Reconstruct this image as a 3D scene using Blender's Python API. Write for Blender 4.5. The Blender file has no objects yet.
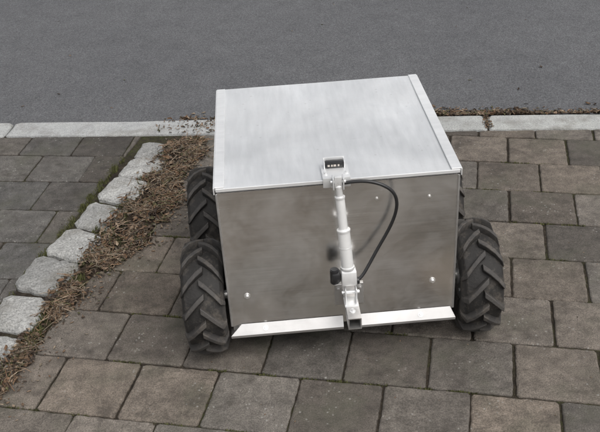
import bpy, bmesh, math, random
from mathutils import Vector, Matrix, noise
random.seed(7)
R=random.random
def U(a,b): return a+(b-a)*R()
scene=bpy.context.scene

# ------------------------------------------------------------ helpers
def new_obj(name,verts,faces,mat=None,parent=None,smooth=False,cols=None,edges=()):
    me=bpy.data.meshes.new(name); me.from_pydata([tuple(v) for v in verts],list(edges),faces); me.update()
    if cols is not None:
        ca=me.color_attributes.new(name='tone',type='FLOAT_COLOR',domain='POINT')
        flat=[]
        for c in cols: flat+= [c[0],c[1],c[2],1.0]
        ca.data.foreach_set('color',flat)
    ob=bpy.data.objects.new(name,me); scene.collection.objects.link(ob)
    if mat: me.materials.append(mat)
    if parent: ob.parent=parent
    if smooth:
        for p in me.polygons: p.use_smooth=True
    return ob
def bm_obj(name,bm,mat,parent=None,smooth=False,angle=None):
    me=bpy.data.meshes.new(name); bm.to_mesh(me); bm.free()
    ob=bpy.data.objects.new(name,me); scene.collection.objects.link(ob)
    me.materials.append(mat)
    if parent: ob.parent=parent
    if smooth:
        for p in me.polygons: p.use_smooth=True
        if angle: me.set_sharp_from_angle(angle=math.radians(angle))
    return ob
def add_box(bm,c,s,bev=0.0,rot=None,seg=2):
    r=bmesh.ops.create_cube(bm,size=1.0)
    vs=r['verts']
    for v in vs: v.co=Vector((v.co.x*s[0],v.co.y*s[1],v.co.z*s[2]))
    if bev>0:
        es=list({e for v in vs for e in v.link_edges})
        rb=bmesh.ops.bevel(bm,geom=es,offset=bev,segments=seg,affect='EDGES',profile=.5)
        vs=list({v for f in rb['faces'] for v in f.verts}|set(v for v in vs if v.is_valid))
    for v in vs:
        if rot is not None: v.co=rot@v.co
        v.co+=Vector(c)
def add_cyl(bm,p0,p1,r,r2=None,seg=32,bev=0.0):
    p0=Vector(p0);p1=Vector(p1);d=p1-p0
    m=Matrix.Translation((p0+p1)/2)@d.to_track_quat('Z','Y').to_matrix().to_4x4()
    res=bmesh.ops.create_cone(bm,cap_ends=True,segments=seg,radius1=r,radius2=r if r2 is None else r2,depth=d.length,matrix=m)
    if bev>0:
        es=[e for e in {e for v in res['verts'] for e in v.link_edges} if len(e.link_faces)==2 and any(len(f.verts)>4 for f in e.link_faces)]
        bmesh.ops.bevel(bm,geom=es,offset=bev,segments=2,affect='EDGES')

class NT:
    def __init__(s,name):
        s.m=bpy.data.materials.new(name); s.m.use_nodes=True; s.t=s.m.node_tree; s.n=s.t.nodes
        s.b=s.n['Principled BSDF']
        s.tc=s.n.new('ShaderNodeTexCoord')
    def L(s,a,b): s.t.links.new(a,b)
    def noise(s,scale,detail=4,rough=.55,stretch=None,dist=0,coord='Object'):
        n=s.n.new('ShaderNodeTexNoise'); n.inputs['Scale'].default_value=scale; n.inputs['Detail'].default_value=detail
        n.inputs['Roughness'].default_value=rough; n.inputs['Distortion'].default_value=dist
        if stretch:
            mp=s.n.new('ShaderNodeMapping'); mp.inputs['Scale'].default_value=stretch
            s.L(s.tc.outputs[coord],mp.inputs['Vector']); s.L(mp.outputs[0],n.inputs['Vector'])
        else: s.L(s.tc.outputs[coord],n.inputs['Vector'])
        return n.outputs['Fac']
    def voro(s,scale,feature='F1',out='Distance'):
        n=s.n.new('ShaderNodeTexVoronoi'); n.inputs['Scale'].default_value=scale; n.feature=feature
        s.L(s.tc.outputs['Object'],n.inputs['Vector']); return n.outputs[out]
    def ramp(s,fac,stops,interp='LINEAR'):
        r=s.n.new('ShaderNodeValToRGB'); r.color_ramp.interpolation=interp
        e=r.color_ramp.elements
        while len(e)<len(stops): e.new(.5)
        for i,(p,c) in enumerate(stops):
            e[i].position=p; e[i].color=(c,c,c,1) if not hasattr(c,'__len__') else (*c,1)
        s.L(fac,r.inputs['Fac']); return r.outputs['Color']
    def mix(s,f,a,b,mode='MIX'):
        m=s.n.new('ShaderNodeMix'); m.data_type='RGBA'; m.blend_type=mode
        for k,v in ((0,f),(6,a),(7,b)):
            sock=m.inputs[k]
            if isinstance(v,(int,float)): sock.default_value=v if k==0 else (v,v,v,1)
            elif isinstance(v,tuple): sock.default_value=(*v,1)
            else: s.L(v,sock)
        return m.outputs[2]
    def attr(s,name='tone'):
        a=s.n.new('ShaderNodeAttribute'); a.attribute_name=name; return a.outputs['Color']
    def bump(s,h,strength=.3,dist=.01,prev=None):
        b=s.n.new('ShaderNodeBump'); b.inputs['Strength'].default_value=strength; b.inputs['Distance'].default_value=dist
        s.L(h,b.inputs['Height'])
        if prev: s.L(prev,b.inputs['Normal'])
        return b.outputs[0]
    def set(s,base=None,rough=None,metal=None,normal=None,spec=None):
        for k,v in (('Base Color',base),('Roughness',rough),('Metallic',metal),('Normal',normal),('Specular IOR Level',spec)):
            if v is None: continue
            i=s.b.inputs[k]
            if isinstance(v,(int,float)): i.default_value=v
            elif isinstance(v,tuple): i.default_value=(*v,1)
            else: s.L(v,i)
        return s.m

# ------------------------------------------------------------ materials
def mat_paver():
    t=NT('paver_concrete')
    big=t.ramp(t.noise(2.2,3),[(.3,.72),(.7,1.18)])
    mid=t.ramp(t.noise(24,5,.70),[(.3,.60),(.72,1.36)])
    fine=t.ramp(t.noise(300,2,.7),[(.3,.55),(.7,1.45)])
    c=t.mix(1,t.attr(),big,'MULTIPLY'); c=t.mix(1,c,mid,'MULTIPLY'); c=t.mix(1,c,fine,'MULTIPLY')
    gm=t.ramp(t.noise(5,4,.65),[(.5,0),(.68,.5)])
    c=t.mix(gm,c,(.070,.070,.050))
    sp=t.ramp(t.voro(62),[(.13,1),(.20,0)]); spm=t.ramp(t.noise(6,3,.6),[(.50,0),(.58,1)])
    c=t.mix(t.mix(1,t.mix(1,sp,spm,'MULTIPLY'),.6,'MULTIPLY'),c,(.28,.275,.255))
    dk=t.ramp(t.noise(9,5,.7),[(.34,1),(.46,0)])
    c=t.mix(t.mix(1,dk,.55,'MULTIPLY'),c,(.040,.034,.029))
    h=t.mix(.5,t.noise(320,1,.7),t.noise(60,3,.7))
    nb=t.bump(h,.9,.004)
    return t.set(c,.82,normal=nb,spec=.3)
def mat_joint():
    t=NT('joint_soil')
    c=t.ramp(t.noise(60,5,.7),[(.3,(.014,.011,.009)),(.55,(.04,.032,.024)),(.75,(.085,.07,.052))])
    g=t.ramp(t.noise(2.5,3),[(.48,0),(.62,1)]); g2=t.ramp(t.noise(90,4,.7),[(.4,0),(.6,1)])
    c=t.mix(t.mix(1,g,g2,'MULTIPLY'),c,(.05,.055,.02))
    return t.set(c,.95,normal=t.bump(t.noise(180,3,.7),1,.008),spec=.2)
def mat_asphalt():
    t=NT('asphalt')
    base=t.ramp(t.noise(.8,4,.6),[(.3,(.090,.091,.096)),(.7,(.106,.107,.111))])
    pat=t.ramp(t.noise(9,5,.65),[(.3,.90),(.7,1.10)])
    c=t.mix(1,base,pat,'MULTIPLY')
    v=t.ramp(t.voro(210,out='Color'),[(.15,.72),(.5,.97),(.85,1.32)])
    c=t.mix(1,c,v,'MULTIPLY')
    v2=t.ramp(t.noise(420,1,.7),[(.3,.75),(.7,1.25)])
    c=t.mix(1,c,v2,'MULTIPLY')
    return t.set(c,.9,normal=t.bump(t.voro(170),.55,.004),spec=.25)
def mat_stone(name,a,b,darkspeck=.6,sc=160):
    t=NT(name)
    c=t.ramp(t.noise(12,5,.7),[(.28,a),(.72,b)])
    c=t.mix(1,c,t.ramp(t.noise(sc,3,.75),[(.32,darkspeck),(.65,1.25)]),'MULTIPLY')
    c=t.mix(1,c,t.attr(),'MULTIPLY')
    st=t.ramp(t.noise(7,5,.7),[(.5,0),(.66,1)])
    c=t.mix(t.mix(1,st,.45,'MULTIPLY'),c,(.13,.118,.092))
    sp=t.ramp(t.voro(230),[(.1,1),(.2,0)])
    c=t.mix(t.mix(1,sp,.5,'MULTIPLY'),c,(.09,.09,.09))
    h=t.mix(.4,t.noise(45,4,.7),t.noise(250,2,.7))
    return t.set(c,.85,normal=t.bump(h,.9,.009),spec=.3)
def mat_leaf():
    t=NT('dry_leaves')
    c=t.mix(1,t.attr(),t.ramp(t.noise(120,2,.6),[(.3,.65),(.7,1.25)]),'MULTIPLY')
    return t.set(c,.85,spec=.2)
def mat_soil():
    t=NT('leaf_mould_soil')
    c=t.ramp(t.noise(90,5,.75),[(.3,(.016,.012,.009)),(.55,(.055,.04,.028)),(.75,(.12,.09,.065))])
    g=t.ramp(t.noise(8,4,.65),[(.5,0),(.6,.8)])
    c=t.mix(g,c,(.055,.058,.024))
    return t.set(c,.95,normal=t.bump(t.noise(120,4,.75),1,.015),spec=.15)
def mat_steel(name,base,rlo,rhi,stretch,wave=.12,dirt_refl=.25,dirt_refl_col=(.30,.28,.25),metal=1.0,wsc=3.0,scr=0):
    t=NT(name)
    br=t.noise(60,4,.7,stretch=stretch)
    cl=t.noise(2.6,3,.55,dist=.5)
    c=t.mix(1,base,t.ramp(cl,[(.3,.87),(.7,1.06)]),'MULTIPLY')
    c=t.mix(1,c,t.ramp(br,[(.3,.93),(.7,1.05)]),'MULTIPLY')
    r=t.mix(.5,t.ramp(br,[(.3,rlo),(.7,rhi)]),t.ramp(cl,[(.25,rlo),(.75,rhi)]))
    sm=t.ramp(t.noise(5,6,.72,dist=.4),[(.42,0),(.85,1)])
    d=t.mix(1,sm,dirt_refl,'MULTIPLY')
    c=t.mix(d,c,dirt_refl_col)
    if scr:   # faint stains, droplets and scratches
        s1=t.ramp(t.noise(40,3,.8,stretch=(.25,3,1),dist=.3),[(.66,0),(.72,1)])
        s2=t.ramp(t.voro(26),[(.06,1),(.10,0)])
        c=t.mix(t.mix(1,s1,scr,'MULTIPLY'),c,(.38,.37,.36))
        c=t.mix(t.mix(1,s2,scr,'MULTIPLY'),c,(.36,.35,.33))
    m=t.ramp(d,[(0,metal),(1,.0)])
    nb=t.bump(t.noise(wsc,1,.4),wave,.02)
    return t.set(c,r,metal=m,normal=nb)
def mat_rubber():
    t=NT('tyre_rubber')
    c=t.ramp(t.noise(9,4,.65),[(.3,(.030,.028,.027)),(.7,(.056,.052,.048))])
    c=t.mix(1,c,t.attr(),'MULTIPLY')
    du=t.ramp(t.noise(22,5,.78),[(.50,0),(.66,1)])
    c=t.mix(t.mix(1,du,.5,'MULTIPLY'),c,(.125,.108,.09))
    return t.set(c,.7,normal=t.bump(t.noise(140,3,.7),.5,.003),spec=.35)
def mat_plain(name,c,r,metal=0,var=.15):
    t=NT(name)
    col=t.mix(1,c,t.ramp(t.noise(40,3),[(.3,1-var),(.7,1+var)]),'MULTIPLY')
    return t.set(col,r,metal=metal)
def mat_grass():
    t=NT('verge_grass')
    c=t.ramp(t.noise(30,6,.75),[(.3,(.03,.04,.015)),(.7,(.09,.10,.04))])
    return t.set(c,.95,spec=.1)

M_pav=mat_paver();M_joint=mat_joint();M_asp=mat_asphalt()
M_kerb=mat_stone('kerb_granite',(.29,.295,.295),(.40,.405,.40),.72,200)
M_sett=mat_stone('sett_granite',(.25,.25,.243),(.42,.42,.41),.55,150)
M_leaf=mat_leaf();M_soil=mat_soil();M_rub=mat_rubber();M_grass=mat_grass()
M_face=mat_steel('stainless_front',(.88,.87,.85),.16,.30,(.12,1,6),.25,.28,(.46,.44,.42),wsc=4.5)
M_lid=mat_steel('stainless_lid',(.82,.83,.835),.36,.52,(1,.12,1),.08,.45,(.52,.52,.52),metal=.66,scr=.22)  # grey patches put faint dark reflections into the lid colour
M_trim=mat_steel('steel_trim',(.84,.845,.845),.36,.5,(.2,1,1),.03,.2,(.65,.65,.65),metal=.55)
M_flg=mat_steel('flange_steel',(.62,.61,.60),.40,.55,(.2,1,1),.05,.4,(.25,.24,.23))
M_alu=mat_steel('actuator_aluminium',(.84,.84,.835),.25,.38,(1,1,.2),.0,.1,metal=.45)
M_white=mat_plain('actuator_tube_paint',(.80,.80,.79),.28,.25,.05)
M_black=mat_plain('black_plastic',(.018,.018,.019),.4)
M_dark=mat_plain('interior_shade',(.012,.012,.012),.8)  # near-black used as painted shade, under the lid and inside the tube
M_bolt=mat_plain('zinc_bolt',(.80,.79,.77),.3,.8,.1)
M_rim=mat_plain('rim_painted_steel',(.35,.35,.35),.45,.4)
M_label=mat_plain('label_white',(.55,.5,.45),.6)

# ------------------------------------------------------------ ground + road
kl=lambda x:3.135-.1143*x
KA=-.1138; kdx=Vector((math.cos(KA),math.sin(KA),0)); kn=Vector((-math.sin(KA),math.cos(KA),0))
K0=Vector((0,3.135,0))
new_obj('ground',[(-400,-400,-.075),(400,-400,-.075),(400,400,-.075),(-400,400,-.075)],[(0,1,2,3)],M_grass)
def kq(a,b,n0,n1,z):
    return [K0+kdx*a+kn*n0+Vector((0,0,z)),K0+kdx*b+kn*n0+Vector((0,0,z)),K0+kdx*b+kn*n1+Vector((0,0,z)),K0+kdx*a+kn*n1+Vector((0,0,z))]
rv=[];rf=[]
N=14
for i in range(N+1):
    n=.115+i*6.0/N
    z=-.034+.05*math.sin(math.pi*i/N)
    for a in (-60,60): 
        p=K0+kdx*a+kn*n; rv.append((p.x,p.y,z))
for i in range(N): rf.append((2*i,2*i+1,2*i+3,2*i+2))
new_obj('road',rv,rf,M_asp)
bed=[K0+kdx*-8+kn*.02,K0+kdx*8+kn*.02,Vector((8,-4,0)),Vector((-8,-4,0))]
new_obj('paving_bed',[(p.x,p.y,-.0065) for p in bed],[(0,3,2,1)],M_joint)

def clip(poly,n,d):
    out=[]
    for i in range(len(poly)):
        a=poly[i];b=poly[(i+1)%len(poly)]
        da=n[0]*a[0]+n[1]*a[1]-d; db=n[0]*b[0]+n[1]*b[1]-d
        if da<=0: out.append(a)
        if da*db<0:
            t=da/(da-db); out.append((a[0]+(b[0]-a[0])*t,a[1]+(b[1]-a[1])*t))
    return out
def area(p):
    return .5*sum(p[i][0]*p[(i+1)%len(p)][1]-p[(i+1)%len(p)][0]*p[i][1] for i in range(len(p)))
def block(V,F,C,poly,tone,z0,edge,drop,jit,side=.05,dome=0.0,step=.025,tilt=.006,corner=.011):
    n=len(poly); pts=[]
    for i in range(n):
        a=Vector(poly[i]);b=Vector(poly[(i+1)%n]); l=(b-a).length
        if l<.004: continue
        k=min(corner,l*.3); d=(b-a)/l
        s=max(1,int((l-2*k)/step))
        for j in range(s+1): pts.append(a+d*(k+(l-2*k)*j/s))
    if len(pts)<5: return
    c=Vector((sum(p.x for p in pts)/len(pts),sum(p.y for p in pts)/len(pts)))
    sx,sy=U(-tilt,tilt),U(-tilt,tilt)
    def zz(p): return z0+sx*(p.x-c.x)+sy*(p.y-c.y)
    rings=[(0,-side),(0,-drop),(edge*.35,-drop*.35),(edge,0)]
    if dome: rings+=[(edge*2.2,dome*.6),(edge*3.6,dome*.9)]
    base=len(V); m=len(pts)
    js=[U(-jit,jit) for _ in pts]
    for off,dz in rings:
        for i,p in enumerate(pts):
            v=c-p; L=v.length; jj=js[i] if off<edge*1.5 else 0
            q=p+v/L*(off*1.25+jj)
            V.append((q.x,q.y,zz(q)+dz+(U(-jit,jit)*.7 if dome else 0))); C.append(tone)
    for r in range(len(rings)-1):
        for i in range(m):
            j=(i+1)%m
            F.append((base+r*m+i,base+r*m+j,base+(r+1)*m+j,base+(r+1)*m+i))
    V.append((c.x,c.y,z0+(dome if dome else 0))); C.append(tone)
    last=base+(len(rings)-1)*m
    for i in range(m): F.append((last+i,last+(i+1)%m,len(V)-1))
SN=Vector((1,-.25)).normalized()
SD=-1.335/math.hypot(1,.25)
V=[];F=[];C=[]
PW,PD=.2178,.2067
def lay(th,side):
    ex=(math.cos(th),-math.sin(th)); ey=(math.sin(th),math.cos(th))
    for i in range(-3,32):
        vtop=2.8801-i*PD+PD
        u0=.1476+(0 if (i-8)%2==0 else PW*.5)
        for k in range(-30,31):
            g=.0028
            ua=u0+k*PW+g; ub=u0+(k+1)*PW-g; va=vtop-PD+g; vb=vtop-g
            ua+=U(-.0018,.0018);ub+=U(-.0018,.0018);va+=U(-.0012,.0012)
            rect=[(ua,va),(ub,va),(ub,vb),(ua,vb)]
            poly=[(ex[0]*a+ey[0]*b,ex[1]*a+ey[1]*b) for a,b in rect]
            if max(abs(p[0]) for p in poly)>5.5 or min(p[1] for p in poly)<-3: continue
            poly=clip(poly,(kn.x,kn.y),kn.x*K0.x+kn.y*K0.y-.006)
            if len(poly)>2:
                if side>0: poly=clip(poly,(-SN.x,-SN.y),-(SD+.095))
                else: poly=clip(poly,(SN.x,SN.y),SD-.094)
            if len(poly)<3 or area(poly)<.0012: continue
            v=random.choice((U(.60,.9),U(.8,1.1),U(.92,1.2))); w=U(-.03,.06)
            if side>0: tone=(.134*v*(1+w),.118*v,.102*v*(1-w))
            else: tone=(.096*v*(1+w),.089*v,.081*v*(1-w))
            block(V,F,C,poly,tone,U(-.0018,.0018),.0045,.004,.0014,step=.014,corner=.006)
lay(.2228,1); lay(.16,-1)
new_obj('block_paving',V,F,M_pav,cols=C)

V=[];F=[];C=[]
for k in range(-9,10):
    a=.775+k*1.0; 
    q=kq(a+.004,a+.996,0,.128,0)
    v=U(.9,1.08)
    block(V,F,C,[(p.x,p.y) for p in q],(v,v,v*U(.97,1.0)),.004,.008,.008,.002,side=.12,step=.03,tilt=.001)
new_obj('granite_kerb',V,F,M_kerb,cols=C)

V=[];F=[];C=[]
cents=[(-.550,3.045),(-.590,2.90),(-.640,2.735),(-.695,2.565),(-.748,2.392),(-.802,2.215),(-.846,2.035),(-.878,1.86),(-.915,1.69),(-.96,1.52),(-1.005,1.35),(-1.05,1.17),(-1.095,1.0),(-1.14,.82),(-1.185,.64),(-1.23,.46)]
for i,(cx,cy) in enumerate(cents):
    if i<len(cents)-1: d=Vector((cents[i+1][0]-cx,cents[i+1][1]-cy))
    L=d.length; d.normalize(); n=Vector((-d.y,d.x))
    a=math.radians(U(-6,6)); d2=Vector((d.x*math.cos(a)-d.y*math.sin(a),d.x*math.sin(a)+d.y*math.cos(a)))
    n2=Vector((-d.y,d.x)); n2=(n2+d*U(-.05,.22)).normalized()
    hl=L*.5-.004; hw=U(.076,.088)
    c=Vector((cx,cy))
    poly=[]
    for s,t in ((-1,-1),(1,-1),(1,1),(-1,1)):
        p=c+d2*s*hl*U(.88,1.0)+n2*t*hw*U(.88,1.05); poly.append((p.x,p.y))
    if area(poly)<0: poly.reverse()
    v=U(.75,1.05)
    block(V,F,C,poly,(v,v*.995,v*.98),.012+U(-.004,.004),.012,.012,.0035,side=.06,dome=.007,step=.020,tilt=.035,corner=.02)
new_obj('granite_sett_edging',V,F,M_sett,cols=C,smooth=False)

# ------------------------------------------------------------ leaf litter
edgeR=[(3.30,-.30),(3.10,-.34),(2.80,-.42),(2.55,-.45),(2.39,-.52),(2.30,-.59),(2.21,-.65),(2.0,-.71),(1.84,-.765),(1.69,-.81),(1.5,-.87),(1.0,-1.0),(.5,-1.12)]
def xr(y):
    e=edgeR[-1][1]
    for i in range(len(edgeR)-1):
        (y0,x0),(y1,x1)=edgeR[i],edgeR[i+1]
        if y<=y0 and y>=y1: e=x0+(x1-x0)*(y0-y)/(y0-y1)
    return e+.04*noise.noise((y*7,1.3,0))+.02*noise.noise((y*25,2.3,0))
xl=lambda y:-.56-.25*(3.1-y)+.068
def mound(x,y):
    w=xr(y)-xl(y); t=(x-xl(y))/max(w,.02)
    if t<0 or t>1: return 0
    h=.016*math.sin(math.pi*min(1,max(0,.25+t*.75)))
    return h*(.6+.9*noise.noise((x*9,y*9,3)))*min(1,w/.1)
V=[];F=[];
NY,NX=150,14
for j in range(NY+1):
    y=.5+(3.13-.5)*j/NY
    for i in range(NX+1):
        t=i/NX; x=xl(y)+(max(xr(y),xl(y)+.02)-xl(y)+.004)*t
        yy=min(y,kl(x)-.004)
        z=-.012+(mound(x,y)+.010)*(1 if 0<i<NX else 0)+ (noise.noise((x*40,y*40,1))*.006 if 0<i<NX else 0)
        V.append((x,yy,z))
for j in range(NY):
    for i in range(NX):
        a=j*(NX+1)+i; F.append((a,a+1,a+NX+2,a+NX+1))
new_obj('planting_soil',V,F,M_soil,smooth=True)

V=[];F=[];C=[]
pal=[(.17,.118,.08),(.12,.083,.058),(.22,.158,.112),(.075,.055,.042),(.28,.22,.16),(.17,.105,.065),(.20,.165,.125),(.055,.042,.034),(.20,.13,.08),(.14,.12,.095),(.10,.095,.05)]
ZF=.0015
def leaf(x,y,z,l=None,flat=False,wr=None):
    l=l or U(.008,.024); w=l*(wr or U(.22,.6)); curl=U(-1,1)*(.3 if flat else 1); b=len(V)
    m=Matrix.Rotation(U(0,6.28),3,'Z')@Matrix.Rotation(U(-.8,.8)*(.3 if flat else 1),3,'X')@Matrix.Rotation(U(-.7,.7)*(.3 if flat else 1),3,'Y')
    prof=[(-.5,.08),(-.2,.42),(.15,.5),(.5,.04)]
    c=random.choice(pal); v=U(.5,1.2); c=(c[0]*v,c[1]*v,c[2]*v)
    for s,ww in prof:
        for t in (-1,0,1):
            p=m@Vector((s*l,t*ww*w,curl*l*(s*s)*1.2+ (abs(t)*w*.35)))
            V.append((x+p.x,y+p.y,max(z+p.z,ZF))); C.append(c)
    for i in range(3):
        for k in range(2):
            a=b+i*3+k; F.append((a,a+1,a+4,a+3))
def twig(x,y,z,l=None):
    l=l or U(.02,.08);a=U(0,6.28);r=U(.0005,.0014);b=len(V);c=random.choice(pal);v=U(.8,1.2);c=(c[0]*v,c[1]*v,c[2]*v)
    d=Vector((math.cos(a),math.sin(a),U(-.15,.3)));n=Vector((-d.y,d.x,0));u=Vector((0,0,1))
    bend=U(-.008,.008)
    for s in (-.5,.0,.5):
        o=Vector((x,y,z+r))+d*l*s+n*(bend if s==0 else 0)
        for q in (n*r,u*r,-n*r,-u*r):
            p=o+q; V.append((p.x,p.y,max(p.z,.001))); C.append(c)
    for i in range(2):
        for k in range(4): F.append((b+i*4+k,b+i*4+(k+1)%4,b+i*4+4+(k+1)%4,b+i*4+4+k))
for _ in range(17500):
    y=U(.6,3.13)
    if R()<.3: y=U(1.6,3.13)
    w=xr(y)-xl(y)
    if R()>(w+.06)/.28: continue
    x=xl(y)-.012+(w+.01)*(R()**.85)+random.gauss(0,.014)
    if y>kl(x)+.0: continue
    nn=noise.noise((x*11,y*11,7))
    if nn<-.12 and R()<.85: continue
    h=mound(x,y)
    if x<xl(y): h=.014*(R()<.5)+.004
    leaf(x,y,h+U(.0,.010))
    if R()<.18: twig(x,y,h+.010)
for _ in range(420):
    y=U(1.2,3.1); x=xr(y)+abs(random.gauss(0,.05))
    if y<kl(x)-.01: leaf(x,y,U(.002,.004),U(.004,.014),True)
for _ in range(500):
    x,y=U(-1.6,1.6),U(1.0,3.1)
    if y<kl(x)-.01: leaf(x,y,.002,U(.003,.006),True)
def kerbleaf(a,n,z,l=None):
    p=K0+kdx*a+kn*n; leaf(p.x,p.y,z,l,False)
for _ in range(520):
    a=U(-.62,.1); n=U(0,.13)*1.0
    if R()>max(0,1-abs(a+.36)/.25): continue
    kerbleaf(a,n,.008,U(.006,.018))
for _ in range(120):
    kerbleaf(.775+random.gauss(0,.008),U(0,.13),.007,U(.006,.014))
ZF=-.031
for _ in range(8000):
    a=random.gauss(.62,.30) if R()<.8 else U(-.5,1.6)
    d=abs(random.gauss(0,.045)); n=.134+d
    if noise.noise((a*5,n*10,2))<-.25: continue
    p=K0+kdx*a+kn*n
    leaf(p.x,p.y,-.026+.036*math.exp(-(d/.04)**2),U(.008,.026),d>.04)
for _ in range(40):
    a,n=U(-2,2),U(.2,2.2); p=K0+kdx*a+kn*n
    ZF=-.034+.05*math.sin(math.pi*(n-.115)/6.0)+.001
    leaf(p.x,p.y,ZF+.002,U(.006,.02),True)
ZF=.0015
new_obj('leaf_litter',V,F,M_leaf,cols=C)

V=[];F=[];C=[]
th=.2228
ex=(math.cos(th),-math.sin(th)); ey=(math.sin(th),math.cos(th))
def tuft(x,y,n,sp,h,z=-.006):
    for _ in range(n):
        px,py=x+random.gauss(0,sp),y+random.gauss(0,sp*.6)
        a=U(0,6.28); d=Vector((math.cos(a),math.sin(a)))*U(.001,.003); hh=h*U(.4,1)
        b=len(V); v=U(.6,1.3)
        for p in ((px-d.x,py-d.y,z),(px+d.x,py+d.y,z),(px+U(-.004,.004),py+U(-.004,.004),z+.002+hh)): V.append(p);C.append((.095*v,.098*v,.04*v))
        F.append((b,b+1,b+2))
for _ in range(240):
    i=random.randint(0,9); k=U(-8,8)
    vv=2.8801-i*PD+U(-.002,.002); uu=k*PW
    x=ex[0]*uu+ey[0]*vv; y=ex[1]*uu+ey[1]*vv
    if y>kl(x)-.02 or x<xr(max(y,.5))+.02 or y<.6: continue
    for q in range(random.randint(2,8)): tuft(x+ex[0]*q*.008,y+ex[1]*q*.008,7,.003,.007)
for _ in range(90):
    y=U(1.5,3.0); x=xl(y)-.068-.095+random.gauss(0,.005)
    for q in range(4): tuft(x,y+q*.01,12,.005,.014)
for _ in range(45):
    y=U(1.5,2.9); x=xl(y)+random.gauss(.0,.012)
    for q in range(5): tuft(x+random.gauss(0,.01),y+q*.01,16,.006,.022,.0)
new_obj('joint_moss',V,F,M_leaf,cols=C)

# ------------------------------------------------------------ robot
rob=bpy.data.objects.new('wheeled_metal_box_robot',None); scene.collection.objects.link(rob)
rob.location=(.0959,1.7878,0); rob.rotation_euler=(0,0,.0359)
W,D,ZT,ZB=.592,.587,.533,.09
hw=W/2
bm=bmesh.new()
add_box(bm,(0,D/2+.002,(ZB+.515)/2),(W-.010,D-.004,.515-ZB),.002)
bm_obj('body_shell',bm,M_face,rob)
V=[];F=[]
NXP,NZP=28,20
px0,px1,pz0,pz1=-hw+.003,hw-.003,.112,.517
for j in range(NZP+1):
    for i in range(NXP+1):
        u=i/NXP;v=j/NZP
        x=px0+(px1-px0)*u; z=pz0+(pz1-pz0)*v
        e=min(1,4*u,4*(1-u))*min(1,4*v,4*(1-v))
        y=-.003+.004*e*noise.noise((x*4.2,z*4.2,5.1))-.003*e*math.exp(-((x-.06)/.09)**2-((z-.36)/.12)**2)
        V.append((x,y,z))
for j in range(NZP):
    for i in range(NXP):
        a=j*(NXP+1)+i; F.append((a,a+1,a+NXP+2,a+NXP+1))
new_obj('front_panel',V,F,M_face,rob,True)
bm=bmesh.new()
add_box(bm,(-hw+.003,-.0035,(.113+.517)/2),(.005,.005,.517-.115),.0012)
add_box(bm,(hw-.003,-.0035,(.113+.517)/2),(.005,.005,.517-.115),.0012)
bm_obj('front_panel_folds',bm,M_flg,rob)
bm=bmesh.new()
add_box(bm,(0,D/2,.521),(W-.03,D-.03,.010))
bm_obj('lid_gap_shade',bm,M_dark,rob)  # near-black slab stands in for the shade in the gap under the lid
NXL,NYL=24,24
V=[];F=[]
lw=hw-.001; y0l,y1l=-.010,D-.010
for s in (0,1):
    for j in range(NYL+1):
        for i in range(NXL+1):
            x=-lw+2*lw*i/NXL; y=y0l+(y1l-y0l)*j/NYL
            tx=x/lw; ty=(y-y0l)/(y1l-y0l)
            z=ZT-.0035*(1-tx*tx)*math.sin(math.pi*ty)+.003*noise.noise((x*4,y*4,0))*(1-tx*tx)+ .003*(ty**6)*(1-.3*tx)
            V.append((x,y,z-.003*s))
n=(NXL+1)*(NYL+1)
for j in range(NYL):
    for i in range(NXL):
        a=j*(NXL+1)+i; F.append((a,a+1,a+NXL+2,a+NXL+1)); F.append((n+a,n+a+NXL+1,n+a+NXL+2,n+a+1))
for i in range(NXL):
    F.append((i,n+i,n+i+1,i+1)); b=NYL*(NXL+1)+i; F.append((b,b+1,n+b+1,n+b))
for j in range(NYL):
    a=j*(NXL+1); F.append((a,a+NXL+1,n+a+NXL+1,n+a)); b=a+NXL; F.append((b,n+b,n+b+NXL+1,b+NXL+1))
lid=new_obj('lid',V,F,M_lid,rob)
for p in lid.data.polygons: p.use_smooth=True
lid.data.set_sharp_from_angle(angle=math.radians(40))
bm=bmesh.new()
LY=(y0l+y1l)/2
for s in (-1,1):
    add_box(bm,(s*(lw-.011),LY,ZT+.0035),(.024,D+.002,.004),.0012)
    add_box(bm,(s*(lw+.0022),LY,ZT-.006),(.003,D+.002,.019),.001)
add_box(bm,(0,y0l-.0018,ZT-.003),(2*lw-.004,.003,.009),.001)
bm_obj('lid_edge_trim',bm,M_trim,rob)
V=[];F=[]
def flange(xa,xb,mla,mlb):
    b=len(V)
    V.extend([(xa+mla,-.0045,.119),(xb-mlb,-.0045,.119),(xb,-.021,.094),(xa,-.021,.094),(xb,-.021,.087),(xa,-.021,.087),(xb,0.02,.087),(xa,0.02,.087)])
    F.extend([(b+3,b+2,b+1,b),(b+5,b+4,b+2,b+3),(b+7,b+6,b+4,b+5)])
    F.append((b+0,b+7,b+5,b+3)); F.append((b+1,b+2,b+4,b+6))
flange(-hw-.001,.000,.030,0); flange(.044,hw+.001,0,.012)
new_obj('lower_flange',V,F,M_flg,rob)
def bolt(bm,p,nrm,r=.007,h=.004,hexr=True):
    p=Vector(p);nrm=Vector(nrm).normalized()
    add_cyl(bm,p,p+nrm*.0015,r*1.25,seg=24)
    add_cyl(bm,p+nrm*.0015,p+nrm*(h+.0015),r*.8,r*.62,seg=16 if not hexr else 6)
bm=bmesh.new()
for x,z in ((-.245,.208),(.236,.208)): bolt(bm,(x,-.003,z),(0,-1,0),.0065,.006,False)
for x,z in ((.093,.468),(.222,.462)): bolt(bm,(x,-.003,z),(0,-1,0),.0033,.002,False)
for x in (-.205,.205): bolt(bm,(x,-.0128,.1065),(0,-.83,.55),.0055,.005)
bm_obj('bolts',bm,M_bolt,rob,True,35)
tx=.018; hs=.0165; wt=.0028; zc=.190; ya,yb=-.003,-.132
V=[];F=[]
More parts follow.
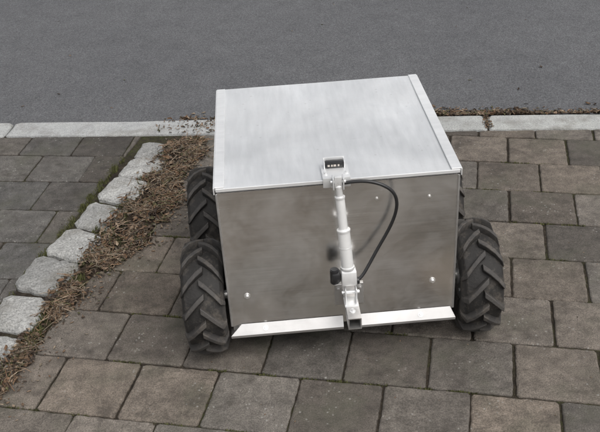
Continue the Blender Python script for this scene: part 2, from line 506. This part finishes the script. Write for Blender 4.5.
for y in (ya,yb):
    for h in (hs,hs-wt):
        for sx,sz in ((-1,-1),(1,-1),(1,1),(-1,1)): V.append((tx+sx*h,y,zc+sz*h))
for i in range(4):
    j=(i+1)%4
    F.append((i,j,8+j,8+i)); F.append((4+i,12+i,12+j,4+j)); F.append((8+i,8+j,12+j,12+i))
tube=new_obj('square_tube',V,F,M_flg,rob)
bm=bmesh.new(); add_box(bm,(tx,-.006,zc),(.075,.004,.065),.001); 
bolt(bm,(tx-.028,-.008,zc+.02),(0,-1,0),.005);bolt(bm,(tx+.028,-.008,zc+.02),(0,-1,0),.005)
bm_obj('tube_flange_plate',bm,M_flg,rob)
bm=bmesh.new(); add_box(bm,(tx,-.062,zc),(2*(hs-wt)-.001,.003,2*(hs-wt)-.001)); bm_obj('tube_shade_plate',bm,M_dark,rob)  # added black plate, paints the shade inside the hollow tube
Tp=Vector((-.002,-.028,.537)); Bp=Vector((.015,-.062,.252)); ax=(Bp-Tp)
P=lambda s:Tp+ax*s
bm=bmesh.new()
add_cyl(bm,P(.04),P(.42),.0082,bev=.001)
bm_obj('actuator_rod',bm,M_alu,rob,True,35)
bm=bmesh.new()
add_cyl(bm,P(.14),P(.46),.0112,bev=.0015)
add_cyl(bm,P(.44),P(.80),.0152,bev=.0015)
bm_obj('actuator_tube',bm,M_white,rob,True,35)
bm=bmesh.new()
for s,r in ((.13,.0126),(.435,.0166),(.79,.0172)): add_cyl(bm,P(s),P(s+.022),r,bev=.001)
add_cyl(bm,P(.60),P(.607),.0158,bev=.0005)
add_box(bm,P(.89),(.038,.034,.040),.004,Matrix.Rotation(math.radians(-6),3,'X'))
add_box(bm,P(.0),(.018,.012,.030),.002)
bm_obj('actuator_collars_gearbox',bm,M_alu,rob,True,35)
bm=bmesh.new()
add_box(bm,(-.018,-.055,.285),(.022,.030,.026),.005)
add_cyl(bm,(-.022,-.055,.264),(-.022,-.055,.306),.0110,bev=.002)
add_box(bm,(.022,-.058,.268),(.036,.018,.012),.003)
bm_obj('actuator_motor',bm,M_black,rob,True,35)
bm=bmesh.new()
for s in (-1,1):
    add_box(bm,(.016+s*.0135,-.066,.230),(.0035,.030,.050),.001)
add_box(bm,(.016,-.066,.2085),(.034,.040,.004),.001)
add_cyl(bm,(-.006,-.066,.240),(.038,-.066,.240),.0045,seg=16)
bolt(bm,(.016,-.102,.2066),(0,0,1),.006,.006)
bm_obj('lower_clevis',bm,M_trim,rob,True,35)
bm=bmesh.new()
add_box(bm,(-.004,.022,ZT+.0045),(.066,.066,.004),.001)
add_box(bm,(-.004,-.0155,ZT-.004),(.066,.004,.026),.001)
for s in (-1,1): add_box(bm,(-.002+s*.012,-.027,ZT+.002),(.0035,.024,.030),.001)
add_cyl(bm,(-.020,-.028,ZT+.004),(.016,-.028,ZT+.004),.004,seg=16)
for s in (-1,1): add_box(bm,(-.004+s*.0245,.044,ZT+.0155),(.003,.024,.018),.001)
add_box(bm,(-.004,.0565,ZT+.0165),(.052,.003,.020),.001)
bolt(bm,(-.029,.008,ZT+.0065),(0,0,1),.005);bolt(bm,(.022,.008,ZT+.0065),(0,0,1),.005)
bm_obj('top_bracket',bm,M_trim,rob,True,35)
bm=bmesh.new()
add_box(bm,(-.004,.043,ZT+.0145),(.044,.018,.015),.003)
bm_obj('limit_switch',bm,M_black,rob,True,35)
bm=bmesh.new()
for x0,w in ((-.018,.005),(-.010,.004),(-.003,.006),(.006,.004)):
    add_box(bm,(x0,.0338,ZT+.0145),(w,.0008,.005))
bm_obj('switch_label',bm,M_label,rob)
cu=bpy.data.curves.new('cable','CURVE'); cu.dimensions='3D'; cu.bevel_depth=.0042; cu.bevel_resolution=4
pts=[(.008,-.022,.528),(.05,-.030,.538),(.095,-.042,.534),(.134,-.046,.505),(.138,-.040,.455),(.120,-.034,.398),(.087,-.036,.340),(.058,-.050,.290),(.040,-.058,.268),(.024,-.060,.266)]
sp=cu.splines.new('NURBS'); sp.points.add(len(pts)-1)
for i,p in enumerate(pts): sp.points[i].co=(*p,1)
sp.use_endpoint_u=True; sp.order_u=4
tmp=bpy.data.objects.new('tmp',cu); scene.collection.objects.link(tmp)
dg=bpy.context.evaluated_depsgraph_get(); me=bpy.data.meshes.new_from_object(tmp.evaluated_get(dg))
bpy.data.objects.remove(tmp)
cab=bpy.data.objects.new('cable',me); scene.collection.objects.link(cab); cab.parent=rob; me.materials.clear(); me.materials.append(M_black)
for p in me.polygons: p.use_smooth=True

def wheel(name,loc,spin,direction):
    V=[];F=[];C=[]
    prof=[(-.030,.056),(-.046,.064),(-.054,.085),(-.0555,.105),(-.052,.120),(-.046,.130),(-.03,.1350),(-.012,.1370),(.012,.1370),(.03,.1350),(.046,.130),(.052,.120),(.0555,.105),(.054,.085),(.046,.064),(.030,.056)]
    SEG=72;n=len(prof)
    for s in range(SEG):
        a=2*math.pi*s/SEG
        for x,r in prof:
            V.append((x,r*math.cos(a),r*math.sin(a))); q=.5 if r>.125 else .8; C.append((q,q,q))
    for s in range(SEG):
        t=(s+1)%SEG
        for k in range(n):
            l=(k+1)%n
            F.append((s*n+k,s*n+l,t*n+l,t*n+k))
    NL=13
    for side in (-1,1):
        for k in range(NL):
            a0=2*math.pi*(k+(.5 if side>0 else 0))/NL+U(-.004,.004)
            st=[(-.006,0,.0165,.137),(.012,.10,.017,.1375),(.030,.22,.0175,.1355),(.047,.36,.0175,.129),(.0565,.43,.011,.115),(.0585,.45,.004,.100)]
            b=len(V)
            for x,da,h,r in st:
                a=a0+direction*da
                wb,wt_=.021,.0150
                if h<.012: wb,wt_=.018,.012
                sidey=(x>.05)
                for (wd,hh) in ((-wb/2,-.003),(-wt_/2,h),(wt_/2,h),(wb/2,-.003)):
                    if sidey:
                        rr=r+ (h*.25 if hh>0 else 0); xx=x-.004+(h*.35 if hh>0 else 0)
                    else: rr=r+hh; xx=x
                    aa=a+wd/.145
                    V.append((side*xx,rr*math.cos(aa),rr*math.sin(aa)))
                    q=1.25 if hh>0 else .5; C.append((q,q,q))
            ns=len(st)
            for s in range(ns-1):
                for q in range(3):
                    F.append((b+s*4+q,b+s*4+q+1,b+s*4+4+q+1,b+s*4+4+q))
            F.append((b,b+3,b+2,b+1)); e=b+(ns-1)*4; F.append((e,e+1,e+2,e+3))
    em=bpy.data.objects.new(name,None); scene.collection.objects.link(em); em.parent=rob; em.location=loc; em.rotation_euler=(spin,0,0)
    ty=new_obj('tyre',V,F,M_rub,em,cols=C)
    bm=bmesh.new(); bm.from_mesh(ty.data); bmesh.ops.recalc_face_normals(bm,faces=bm.faces); bm.to_mesh(ty.data); bm.free()
    for p in ty.data.polygons: p.use_smooth=True
    ty.data.set_sharp_from_angle(angle=math.radians(38))
    bv=ty.modifiers.new('b','BEVEL'); bv.width=.0020; bv.segments=2; bv.limit_method='ANGLE'; bv.angle_limit=math.radians(40)
    bm=bmesh.new()
    for s in (-1,1):
        add_cyl(bm,(s*.030,0,0),(s*.040,0,0),.059,.064,seg=48)
        add_cyl(bm,(s*.040,0,0),(s*.046,0,0),.022,seg=24,bev=.001)
        for k in range(4):
            a=k*math.pi/2+.4; add_cyl(bm,(s*.040,.04*math.cos(a),.04*math.sin(a)),(s*.046,.04*math.cos(a),.04*math.sin(a)),.006,seg=6)
    add_cyl(bm,(-.03,0,0),(.03,0,0),.055,seg=32)
    bm_obj('rim',bm,M_rim,em,True,35)
wx=hw+.0625
for nm,x,y,sp,dr in (('front_left_wheel',-wx,.085,.1,1),('rear_left_wheel',-wx,.497,.35,1),('front_right_wheel',wx+.006,.078,.22,1),('rear_right_wheel',wx,.497,.0,1)):
    wheel(nm,(x,y,.1545),sp,dr)
bm=bmesh.new()
for y in (.085,.497): add_cyl(bm,(-wx,y,.1545),(wx,y,.1545),.012,seg=20)
bm_obj('axles',bm,M_bolt,rob,True,35)

# ------------------------------------------------------------ light
EL,AZ=math.radians(58),math.radians(150)
w=bpy.data.worlds.new('World'); scene.world=w; w.use_nodes=True
nt=w.node_tree; bg=nt.nodes['Background']
sky=nt.nodes.new('ShaderNodeTexSky'); sky.sky_type='NISHITA'; sky.sun_disc=False; sky.sun_elevation=EL; sky.sun_rotation=AZ
sky.dust_density=6; sky.air_density=1.0; sky.ozone_density=1
hs_=nt.nodes.new('ShaderNodeHueSaturation'); hs_.inputs['Saturation'].default_value=.2; hs_.inputs['Value'].default_value=1.08
nt.links.new(sky.outputs[0],hs_.inputs['Color']); nt.links.new(hs_.outputs[0],bg.inputs['Color']); bg.inputs['Strength'].default_value=.15
sl=bpy.data.lights.new('sun','SUN'); sl.energy=1.15; sl.angle=math.radians(45); sl.color=(1,.98,.95)
so=bpy.data.objects.new('sun',sl); scene.collection.objects.link(so)
dv=Vector((math.sin(AZ)*math.cos(EL),math.cos(AZ)*math.cos(EL),math.sin(EL)))
so.rotation_euler=dv.to_track_quat('Z','Y').to_euler()
# ------------------------------------------------------------ camera
cd=bpy.data.cameras.new('camera'); cam=bpy.data.objects.new('camera',cd); scene.collection.objects.link(cam)
cd.sensor_width=36; cd.sensor_fit='HORIZONTAL'; cd.lens=856.12/600*36; cd.clip_end=2000; cd.clip_start=.05
Mx=Matrix.Rotation(math.pi/2-.5509,4,'X')@Matrix.Rotation(-.0643,4,'Z')
cam.matrix_world=Matrix.Translation((0,0,1.53))@Mx
scene.camera=cam
scene.view_settings.view_transform='Standard'; scene.view_settings.look='None'; scene.view_settings.exposure=0
